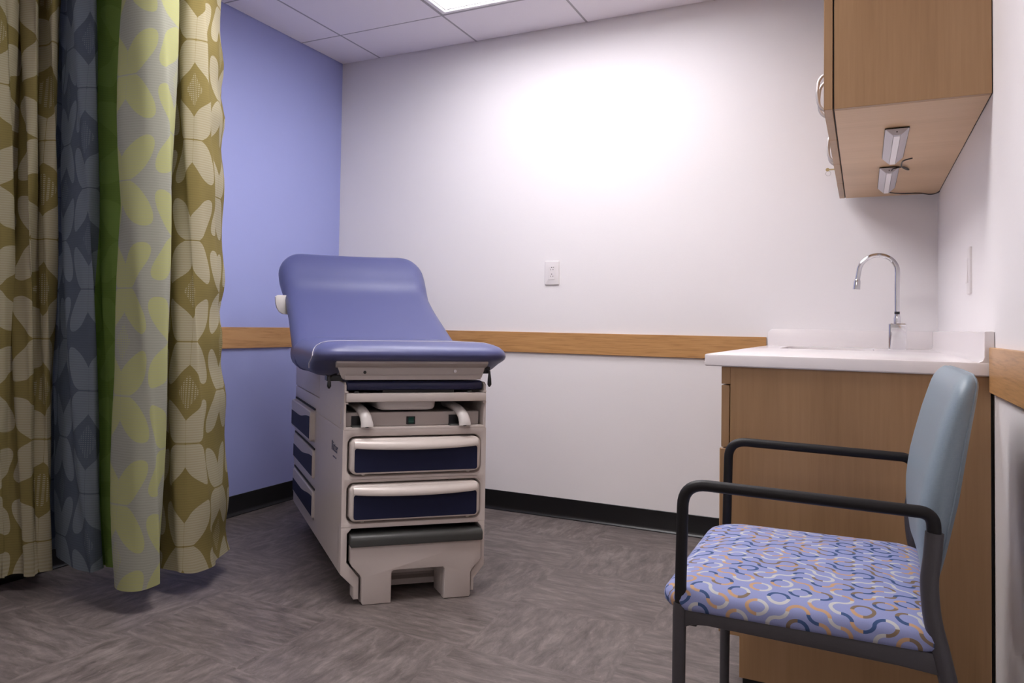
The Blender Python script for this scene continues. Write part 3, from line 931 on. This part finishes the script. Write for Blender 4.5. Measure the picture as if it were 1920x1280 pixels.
obj('aerator', MB().tube([(e[0], FY, e[2] + 0.004), (e[0] - 0.0005, FY, e[2] - 0.004), (e[0] - 0.003, FY, e[2] - 0.036)], [0.0105, 0.0126, 0.0138], 20, up=(0, 1, 0)), 'chrome', fc, base=fb)

# ------------------------------------------------------------------ base cabinet
bb = (-0.03, 2.28, 0)
bc = thing('base_cabinet', 'maple laminate base cabinet under the white countertop', 'cabinet', bb)
PY = YE + 0.010
ep = MB()
ep.prism([(-0.3085, 0.8565), (-0.3085, 0.153), (-0.283, 0.153), (-0.283, 0.047), (0.2575, 0.047), (0.2575, 0.8565)], 'y', PY, PY + 0.019, 0.0008, 1)
obj('end_panel', ep, 'wood_v', bc, base=bb)
cc = MB().box(-0.3085, 0.243, PY + 0.0195, YB - 0.002, 0.153, 0.700)
cc.box(-0.3085, 0.243, PY + 0.0195, 3.22, 0.700, 0.855)
cc.box(-0.283, 0.243, PY + 0.0195, YB - 0.002, 0.047, 0.153)
obj('carcass', cc, 'wood_v', bc, base=bb)
obj('plinth', MB().box(-0.275, 0.24, PY + 0.004, YB - 0.002, 0.0, 0.047), 'black_vinyl', bc, base=bb)['label'] = 'black plinth'
obj('gap_shade', MB().box(0.2585, XR - 0.001, PY + 0.012, YB - 0.03, 0.0, 0.853), 'dark_gap', bc, base=bb)  # dark strip painting the shade in the gap between panel and wall
xo, xi = -0.331, -0.3105
obj('top_rail', MB().box(xo, -0.3086, PY + 0.001, YB - 0.004, 0.8105, 0.8560, 0.001, 1), 'wood_v', bc, base=bb)
ye_ = [PY + 0.001, 2.675, 3.075, 3.475, YB - 0.004]
def pull(y, z0, z1, parent, base, axis='z', x=xo):
    if axis == 'z':
        path = fillet([(x + 0.002, y, z0), (x - 0.026, y, z0 + 0.02), (x - 0.030, y, (z0 + z1) / 2), (x - 0.026, y, z1 - 0.02), (x + 0.002, y, z1)], 0.05, 5)
    else:
        path = fillet([(x + 0.002, z0, y), (x - 0.026, z0 + 0.02, y), (x - 0.030, (z0 + z1) / 2, y), (x - 0.026, z1 - 0.02, y), (x + 0.002, z1, y)], 0.05, 5)
    return obj('handle', MB().tube(path, 0.0045, 10, up=(0, 1, 0) if axis == 'z' else (0, 0, 1)), 'handle_metal', parent, base=base)
dr = obj('drawer', MB().box(xo, xi, ye_[0], ye_[1] - 0.003, 0.6430, 0.8070, 0.0015, 1), 'wood_v', bc, base=bb)
xo2 = -0.335
for i in range(4):
    z1 = 0.6395 if i == 0 else 0.807
    d = obj('door', MB().box(xo2 if i == 0 else xo, xi, ye_[i], ye_[i + 1] - 0.003, 0.155, z1, 0.0015, 1), 'wood_v', bc, base=bb)
# ------------------------------------------------------------------ wall cabinet
UY, UZ, UZ1 = 2.279, 1.520, 2.300
ub = (0.09, UY, UZ)
uc = thing('wall_cabinet', 'maple laminate wall cabinet hung above the sink counter', 'cabinet', ub)
UYE = YB - 0.045
u = MB().box(-0.065, XR - 0.0022, UY, UY + 0.019, UZ, UZ1, 0.001, 1)
obj('end_panel', u, 'wood_v', uc, base=ub)
u = MB().box(-0.064, XR - 0.004, UY + 0.0192, UYE, UZ + 0.019, UZ1)
obj('carcass', u, 'wood_v', uc, base=ub)
u = MB().box(-0.065, XR - 0.0022, UY + 0.0192, UYE, UZ, UZ + 0.0188, 0.0008, 1)
obj('bottom_panel', u, 'wood_y_bounce', uc, base=ub)
u = MB().box(XR - 0.0020, XR - 0.0005, UY + 0.006, UYE, UZ + 0.0005, UZ1)
obj('back_strip', u, 'dark_gap', uc, base=ub)
u = MB().box(-0.0675, -0.0648, UY + 0.004, UYE - 0.002, UZ + 0.002, UZ1 - 0.002)
obj('door_gasket', u, 'dark_gap', uc, base=ub)
dy = [UY, 2.649, 3.040, 3.443, UYE]
for i in range(4):
    d = obj('door', MB().box(-0.0885, -0.0685, dy[i] + (0.001 if i else 0), dy[i + 1] - 0.001, UZ, UZ1, 0.0012, 1), 'wood_v', uc, base=ub)
    yh = dy[i + 1] - 0.040 if i % 2 == 0 else dy[i] + 0.040
    pull(yh, 1.592, 1.716, d, ub, x=-0.0885)
    if i == 2:
        obj('lock', MB().cyl((-0.0915, 3.27, 1.545), 0.007, 0.004, 'x', 16), 'brass', d, base=ub)['label'] = 'brass lock'

kb = (-0.0920, 3.27, 1.545)
kk = thing('cabinet_key', 'tiny brass key with ring in the wall cabinet door lock', 'key', kb)
obj('key_blade', MB().box(-0.118, -0.0918, 3.2690, 3.2712, 1.5425, 1.5475), 'brass', kk, base=kb)
obj('key_bow', MB().cyl((-0.114, 3.2685, 1.545), 0.0065, 0.002, 'y', 18), 'brass', kk, base=kb)
ring_path = [(-0.112 + 0.0085 * cos(a), 3.2700, 1.531 + 0.0085 * sin(a)) for a in [2 * pi * i / 20 for i in range(21)]]
obj('key_ring', MB().tube(ring_path, 0.0008, 6, up=(0, 1, 0), cap=False), 'handle_metal', kk, base=kb)

# under cabinet lights
def strip_light(y0, y1, lab, x0=0.053, x1=0.110):
    lb = ((x0 + x1) / 2, (y0 + y1) / 2, UZ)
    r = thing('cabinet_light', lab, 'cabinet light', lb, 0, 'lights under the wall cabinet')
    w = x1 - x0
    z = UZ - 0.0005
    a = x0 + w * 0.33; b_ = x0 + w * 0.64
    pl = MB().box(x0 - 0.001, x1 + 0.001, y0 + 0.004, y1 - 0.004, z - 0.004, z)
    obj('mount', pl, 'black_plastic', r, base=lb)
    h = MB().prism([(x0, z - 0.004), (a, z - 0.023), (a + 0.0005, z - 0.019), (b_ - 0.0005, z - 0.019), (b_, z - 0.023), (x1, z - 0.004)], 'y', y0, y1, 0.0008, 1)
    obj('housing', h, 'silver', r, angle=15, base=lb)
    d = MB().prism([(a + 0.0006, z - 0.0188), (a + 0.0012, z - 0.0245), (b_ - 0.0012, z - 0.0245), (b_ - 0.0006, z - 0.0188)], 'y', y0 + 0.003, y1 - 0.003, 0.0006, 1)
    obj('diffuser', d, 'diffuser_off', r, angle=15, base=lb)
    ec = MB().prism([(x0, z - 0.004), (a - 0.002, z - 0.0215), ((a + b_) / 2, z - 0.0235), (b_ + 0.002, z - 0.0215), (x1, z - 0.004)], 'y', y0 - 0.005, y0, 0.0008, 1)
    obj('end_cap', ec, 'silver', r, angle=15, base=lb)
    obj('socket', MB().cyl(((a + b_) / 2, y0 - 0.0056, z - 0.013), 0.0018, 0.001, 'y', 10), 'black_plastic', r, base=lb)
    return r
strip_light(2.555, 2.985, 'nearer unlit slim light bar under the wall cabinet')
strip_light(3.155, 3.600, 'farther unlit slim light bar under the wall cabinet, close to the far wall', 0.049, 0.106)
z = UZ - 0.0035
c1 = catmull([(0.084, 3.145, z - 0.012), (0.090, 3.120, z - 0.010), (0.118, 3.150, z - 0.002), (0.136, 3.215, z), (0.128, 3.190, z - 0.004), (0.113, 3.130, z - 0.005), (0.110, 3.07, z - 0.005), (0.115, 3.020, z - 0.004), (0.138, 3.010, z)], 6)
tag(obj('power_cord', MB().tube(c1, 0.0022, 8), 'black_plastic'), 'short black cord joining the two light bars under the cabinet', 'cord')
c2 = catmull([(0.0775, 3.604, z - 0.010), (0.092, 3.68, z - 0.006), (0.130, 3.765, z), (0.165, 3.775, z), (0.200, 3.785, z), (0.232, 3.812, z - 0.002), (0.252, 3.800, z - 0.002), (0.262, 3.770, z)], 6)
tag(obj('power_cord', MB().tube(c2, 0.0022, 8), 'black_plastic'), 'black cord running from farther light bar to the wall corner', 'cord')

# ------------------------------------------------------------------ outlet and switch
ox, oz = -1.378, 1.2265
ob = (ox, YB, oz)
ot = thing('wall_outlet', 'white double outlet on the far white wall', 'outlet', ob)
p = MB()
rings = []
for (ins, y) in ((0, YB), (0, YB - 0.004), (0.0015, YB - 0.006), (0.004, YB - 0.0068)):
    rings.append([(q[0], y, q[1]) for q in rrect(ox - 0.038 + ins, ox + 0.038 - ins, oz - 0.061 + ins, oz + 0.061 - ins, 0.004, 4)])
p.loft(rings)
obj('plate', p, 'wall_plate', ot, angle=25, base=ob)
rcp = obj('receptacle', MB().prism(rrect(ox - 0.017, ox + 0.017, oz - 0.034, oz + 0.034, 0.003, 4), 'y', YB - 0.0085, YB - 0.006, 0.0008, 1), 'wall_plate', ot, base=ob)
for s_ in (-1, 1):
    zc = oz + s_ * 0.017
    for (dx, dz, w, h) in ((-0.007, 0.0, 0.0018, 0.007), (0.007, 0.0, 0.0028, 0.006)):
        obj('slot', MB().box(ox + dx - w / 2, ox + dx + w / 2, YB - 0.0089, YB - 0.0080, zc + dz - h / 2, zc + dz + h / 2), 'black_plastic', rcp, base=ob)
    obj('slot', MB().cyl((ox, YB - 0.0089, zc + 0.011), 0.0026, 0.001, 'y', 12), 'black_plastic', rcp, base=ob)
obj('indicator', MB().cyl((ox + 0.009, YB - 0.0089, oz + 0.028), 0.002, 0.001, 'y', 10), 'black_plastic', rcp, base=ob)

sy, sz = 2.745, 1.134
sb = (XR, sy, sz)
sw_ = thing('light_switch', 'white rocker light switch on the wall between counter and wall cabinet', 'switch', sb)
p = MB()
rings = []
for (ins, x) in ((0, XR), (0, XR - 0.0045), (0.0015, XR - 0.006), (0.004, XR - 0.0068)):
    rings.append([(x, q[0], q[1]) for q in rrect(sy - 0.036 + ins, sy + 0.036 - ins, sz - 0.066 + ins, sz + 0.066 - ins, 0.004, 4)])
p.loft(rings)
obj('plate', p, 'wall_plate', sw_, angle=25, base=sb)
obj('rocker', MB().prism([(XR - 0.006, sz - 0.036), (XR - 0.0105, sz - 0.034), (XR - 0.0085, sz), (XR - 0.0075, sz + 0.034), (XR - 0.006, sz + 0.036)], 'y', sy - 0.017, sy + 0.017, 0.0006, 1), 'wall_plate', sw_, base=sb)

# ------------------------------------------------------------------ armchair
chb = (-0.10, 1.80, 0)
ch = thing('armchair', 'black armed chair with looped pattern seat and light blue back by the cabinet', 'chair', chb)
YN, YFAR = 1.520, 2.085
# seat cushion
sx0, sx1, sy0, sy1 = -0.326, 0.112, YN - 0.016, YFAR + 0.012
prof_s = [(0.452, 0.014), (0.454, 0.006), (0.461, 0.001), (0.470, 0.0), (0.479, 0.002), (0.487, 0.010), (0.493, 0.024), (0.4965, 0.045), (0.499, 0.075), (0.501, 0.11), (0.502, 0.15), (0.5025, 0.19)]
def seat_z(x, z):   # the front droops a little
    k = max(0, (-0.20 - x)) / 0.12
    return z - 0.006 * k
sm = MB(); rings = []; uvs = []
drop = [0]
for i in range(len(prof_s) - 1, 0, -1):
    pass
for (z, ins) in prof_s:
    R_ = max(0.062 - ins * 0.4, 0.012)
    ring = rrect(sx0 + ins, sx1 - ins, sy0 + ins, sy1 - ins, (0.03, 0.03, R_, R_), 8)
    rings.append([(p[0], p[1], seat_z(p[0], z)) for p in ring])
    cx, cy = (sx0 + sx1) / 2, (sy0 + sy1) / 2
    dz = max(0, 0.487 - z)
    for p in ring:
        ddx = (1 if p[0] > cx else -1) if abs(p[0] - cx) / (sx1 - sx0) > abs(p[1] - cy) / (sy1 - sy0) else 0
        ddy = (1 if p[1] > cy else -1) if ddx == 0 else 0
        uvs.append((p[0] + ddx * dz, p[1] + ddy * dz))
sm.loft(rings)
o_cs = obj('seat', sm, 'seat_fabric', ch, angle=80, base=chb)
me = o_cs.data
ul = me.uv_layers.new(name='UVMap')
for lp_ in me.loops:
    ul.data[lp_.index].uv = uvs[lp_.vertex_index]
sp2 = MB().prism(rrect(sx0 + 0.02, sx1 - 0.012, sy0 + 0.02, sy1 - 0.02, 0.02, 4), 'z', 0.436, 0.4525)
obj('seat_board', sp2, 'chair_black', ch, base=chb)

# backrest
def bx_front(z): return interp(z, [0.52, 0.60, 0.64, 0.70, 0.745, 0.80, 0.86, 0.89], [0.088, 0.080, 0.079, 0.086, 0.096, 0.110, 0.128, 0.140])
def bx_back(z): return interp(z, [0.52, 0.60, 0.68, 0.79, 0.88], [0.106, 0.124, 0.139, 0.154, 0.168])
bm_ = MB(); rings = []
y0b, y1b = 1.548, 2.072
zs = [0.5285, 0.5295, 0.532, 0.538, 0.548, 0.565, 0.59, 0.62, 0.65, 0.68, 0.71, 0.74, 0.77, 0.80, 0.825, 0.845, 0.858, 0.868, 0.876, 0.8815, 0.8850, 0.8868, 0.8875]
ztop, zbot = 0.888, 0.528
NP = 40
pip = []
for z_ in zs:
    hw = (y1b - y0b) / 2
    for (e_, rad) in ((ztop - z_, 0.048), (z_ - zbot, 0.05)):
        if e_ < rad: hw -= rad - sqrt(max(0, rad * rad - (rad - e_) ** 2))
    hw -= interp(z_, [0.528, 0.70, 0.80], [0.026, 0.004, 0.0])
    f_, b_ = bx_front(z_), bx_back(z_)
    cxm, ht = (f_ + b_) / 2, (b_ - f_) / 2
    for (e_, rad) in ((ztop - z_, 0.022), (z_ - zbot, 0.018)):
        if e_ < rad: ht *= 0.25 + 0.75 * sqrt(max(0, 1 - ((rad - e_) / rad) ** 2))
    ring = []
    cy = (y0b + y1b) / 2
    for k in range(NP):
        a = 2 * pi * k / NP
        ca, sa = cos(a), sin(a)
        yy = math.copysign(abs(ca) ** 0.42, ca) * hw
        rim = 0.050
        edge = max(0, abs(yy) - (hw - rim)) / rim
        lim = sqrt(max(0, 1 - edge ** 2.2))
        xx = math.copysign(1, sa) * lim * ht if abs(sa) > 1e-9 else 0
        curve = -0.006 * (yy / 0.26) ** 2 + 0.003     # shallow wrap: the edges come forward
        ring.append((cxm + xx + curve, cy + yy, z_))
    rings.append(ring)
    pip.append((cxm + ht * 0.45, hw, z_))
bm_.loft(rings)
o_cb = obj('backrest', bm_, 'back_vinyl', ch, angle=80, base=chb)

cut = 2
pk = NP // 2 - 3
pts_ = [rings[i][pk] for i in range(2, len(rings) - 2)] + [rings[-2][k] for k in range(pk - 1, 3, -1)] + [rings[i][3] for i in range(len(rings) - 3, 1, -1)]
obj('piping', MB().tube(pts_, 0.0016, 8), 'back_vinyl', o_cb, angle=80, base=chb)

# frame
arm_r = 0.0105
for (yy, sgn) in ((YN, -1), (YFAR, 1)):
    xf, xr_ = -0.2855, 0.0945
    zt_ = 0.674 if sgn < 0 else 0.684
    path = fillet([(xf - 0.004, yy, 0.4585), (xf, yy, zt_ + 0.001), (xr_ + 0.002, yy, zt_ - 0.004), (xr_ + 0.004, yy, 0.630)], [0.042, 0.036], 9)
    obj('armrest', MB().tube(path, 0.0103, 14, r2=0.0108, up=(0, 1, 0)), 'chair_black', ch, angle=60, base=chb)['label'] = 'black tubular armrest'
    obj('front_leg', MB().tube([(xf - 0.004, yy, 0.460), (xf - 0.005, yy, 0.44), (xf - 0.008, yy, 0.002)], [0.0118, 0.0120, 0.0105], 16, up=(0, 1, 0)), 'chair_grey', ch, base=chb)
    rear = catmull([(xr_ + 0.004, yy, 0.640), (xr_ + 0.001, yy, 0.600), (xr_ - 0.003, yy, 0.560), (xr_ + 0.001, yy, 0.505), (xr_ + 0.012, yy, 0.455), (xr_ + 0.024, yy, 0.40), (xr_ + 0.050, yy, 0.28), (xr_ + 0.082, yy, 0.13), (xr_ + 0.105, yy, 0.004)], 6)
    obj('rear_leg', MB().tube(rear, 0.0130, 16, r2=0.0130, up=(0, 1, 0)), 'chair_grey', ch, angle=60, base=chb)
    # side rail
    iy = -sgn * 0.002
    a0, a1 = yy - 0.008 + iy, yy + 0.008 + iy
    rail = [(xf + 0.004, 0.456), (xf + 0.004, 0.418), (xf + 0.018, 0.425), (xf + 0.045, 0.4275), (0.05, 0.4225), (xr_ + 0.012, 0.4185), (xr_ + 0.012, 0.4525)]
    obj('side_rail', MB().prism(rail, 'y', a0, a1, 0.003, 2), 'chair_grey', ch, base=chb)
    obj('foot_glide', MB().cyl((xf - 0.008, yy, 0.0), 0.0125, 0.006, 'z', 14), 'chair_black', ch, base=chb)
    obj('foot_glide', MB().cyl((xr_ + 0.105, yy, 0.0), 0.0135, 0.006, 'z', 14), 'chair_black', ch, base=chb)
    obj('back_bracket', MB().box(xr_ - 0.002, xr_ + 0.012, min(yy, yy - sgn * 0.045), max(yy, yy - sgn * 0.045), 0.590, 0.615, 0.002), 'chair_grey', ch, base=chb)
obj('cross_rail', MB().box(-0.276, -0.262, YN + 0.008, YFAR - 0.008, 0.418, 0.4365, 0.002), 'chair_grey', ch, base=chb)
obj('cross_rail', MB().box(0.085, 0.099, YN + 0.008, YFAR - 0.008, 0.418, 0.4365, 0.002), 'chair_grey', ch, base=chb)

# ------------------------------------------------------------------ curtain
HEM = 0.08
# plan of the hem (x, y); the right half of the curtain is nearer the exam table
plan_bottom = [(-2.621, 1.588), (-2.616, 1.657), (-2.614, 1.713), (-2.601, 1.743), (-2.588, 1.754), (-2.578, 1.772), (-2.556, 1.793), (-2.533, 1.807), (-2.527, 1.819), (-2.521, 1.83), (-2.509, 1.852), (-2.532, 1.89), (-2.628, 1.945), (-2.672, 2.0), (-2.584, 1.957), (-2.479, 1.916), (-2.383, 1.896), (-2.315, 1.904), (-2.317, 1.932), (-2.35, 1.969), (-2.337, 1.985), (-2.285, 1.974), (-2.233, 1.943), (-2.203, 1.893), (-2.155, 1.845), (-2.058, 1.844), (-2.024, 1.891), (-2.044, 1.941), (-2.147, 2.026), (-2.222, 2.081), (-2.175, 2.066), (-2.097, 2.036), (-2.051, 2.059), (-2.03, 2.101), (-2.034, 2.171), (-2.061, 2.246), (-2.121, 2.357)]
plan_top = [(-2.649, 1.572), (-2.627, 1.651), (-2.624, 1.708), (-2.613, 1.736), (-2.672, 1.802), (-2.653, 1.787), (-2.584, 1.778), (-2.568, 1.787), (-2.646, 1.855), (-2.615, 1.846), (-2.539, 1.835), (-2.559, 1.875), (-2.653, 1.931), (-2.672, 1.988), (-2.609, 1.943), (-2.515, 1.896), (-2.436, 1.866), (-2.377, 1.869), (-2.384, 1.895), (-2.418, 1.931), (-2.389, 1.956), (-2.316, 1.956), (-2.255, 1.93), (-2.221, 1.883), (-2.176, 1.833), (-2.072, 1.836), (-2.02, 1.893), (-2.037, 1.945), (-2.139, 2.03), (-2.214, 2.086), (-2.169, 2.069), (-2.094, 2.037), (-2.056, 2.056), (-2.046, 2.092), (-2.068, 2.152), (-2.11, 2.219), (-2.191, 2.318)]
PER = 7
pb = catmull([(x, y, 0) for x, y in plan_bottom], PER)
pt = catmull([(x, y, 0) for x, y in plan_top], PER)
ZTOP = ZC - 0.03
NZ = 60
verts = []; faces = []; uvl = []
ul_ = [0.0]
for i in range(1, len(pb)): ul_.append(ul_[-1] + (pb[i] - pb[i - 1]).length)
N = len(pb)
for k in range(NZ + 1):
    h = k / NZ
    z_ = HEM + (ZTOP - HEM) * h
    w = min(1, max(0, (z_ - HEM) / (2.2 - HEM))) ** 0.75
    for i in range(N):
        p = pb[i].lerp(pt[i], w)
        kk_ = i / (N - 1)
        wob = 0.006 * sin(z_ * 5.1 + i * 0.35) + 0.004 * sin(z_ * 9.7 + i * 0.61)
        edge = max(0, (kk_ - 0.90) / 0.10)
        crinkle = edge * 0.010 * sin(z_ * 23 + 1.3 * sin(z_ * 7))
        zz = z_
        if k == 0: zz = z_ + 0.006 * sin(i * 0.21) - (0.022 if i < 12 * PER else 0)
        verts.append((p.x + wob * 0.6 + crinkle, p.y + wob, zz))
        uvl.append((ul_[i], z_))
for k in range(NZ):
    for i in range(N - 1):
        a = k * N + i
        faces.append((a, a + 1, a + N + 1, a + N))
me = bpy.data.meshes.new('curtain')
me.from_pydata(verts, [], faces)
for p in me.polygons: p.use_smooth = True
ul = me.uv_layers.new(name='UVMap')
for l in me.loops: ul.data[l.index].uv = uvl[l.vertex_index]
def u_at(ix): return ul_[ix * PER]
GOLD = ((0.250, 0.200, 0.070), (0.45, 0.41, 0.285))
SLATE = ((0.110, 0.135, 0.165), (0.210, 0.245, 0.270))
GREEN = ((0.150, 0.235, 0.045), (0.175, 0.265, 0.060))
LIME = ((0.365, 0.370, 0.310), (0.430, 0.440, 0.195))
bands = [(0, *GOLD), (u_at(12), *SLATE), (u_at(18), *GREEN), (u_at(23) - 0.01, *LIME), (u_at(29), *GOLD)]
me.materials.append(curtain_mat(bands, u_at(32)))
cu = bpy.data.objects.new('curtain', me); COL.objects.link(cu)
tag(cu, 'tall privacy curtain with petal print in gold, slate, green and lime bands', 'curtain')

# ------------------------------------------------------------------ camera
cam = bpy.data.cameras.new('camera')
co_ = bpy.data.objects.new('camera', cam); COL.objects.link(co_)
yaw, pitch, roll = radians(29.2954), radians(-1.7488), radians(1.0096)
fw = Vector((-sin(yaw) * cos(pitch), cos(yaw) * cos(pitch), -sin(pitch)))
r_ = Vector((cos(yaw), sin(yaw), 0)); u_ = r_.cross(fw)
rr_ = r_ * cos(roll) + u_ * sin(roll); uu_ = u_ * cos(roll) - r_ * sin(roll)
Mx = Matrix((rr_, uu_, -fw)).transposed().to_4x4()
Mx.translation = Vector((0, 0, 0.9553))
co_.matrix_world = Mx
cam.sensor_width = 36.0
cam.lens = 1500.67 / 1920 * 36.0
cam.shift_x = 182.73 / 1920
cam.shift_y = -78.54 / 1920
cam.clip_start = 0.02
S.camera = co_

# ------------------------------------------------------------------ world and view
w = bpy.data.worlds.new('world'); S.world = w
w.use_nodes = True
w.node_tree.nodes['Background'].inputs[0].default_value = (0.8, 0.8, 0.85, 1)
w.node_tree.nodes['Background'].inputs[1].default_value = 0.2
S.view_settings.view_transform = 'Standard'
S.view_settings.look = 'None'
S.view_settings.exposure = 1.22
S.view_settings.gamma = 1.0
S.view_settings.use_curve_mapping = False
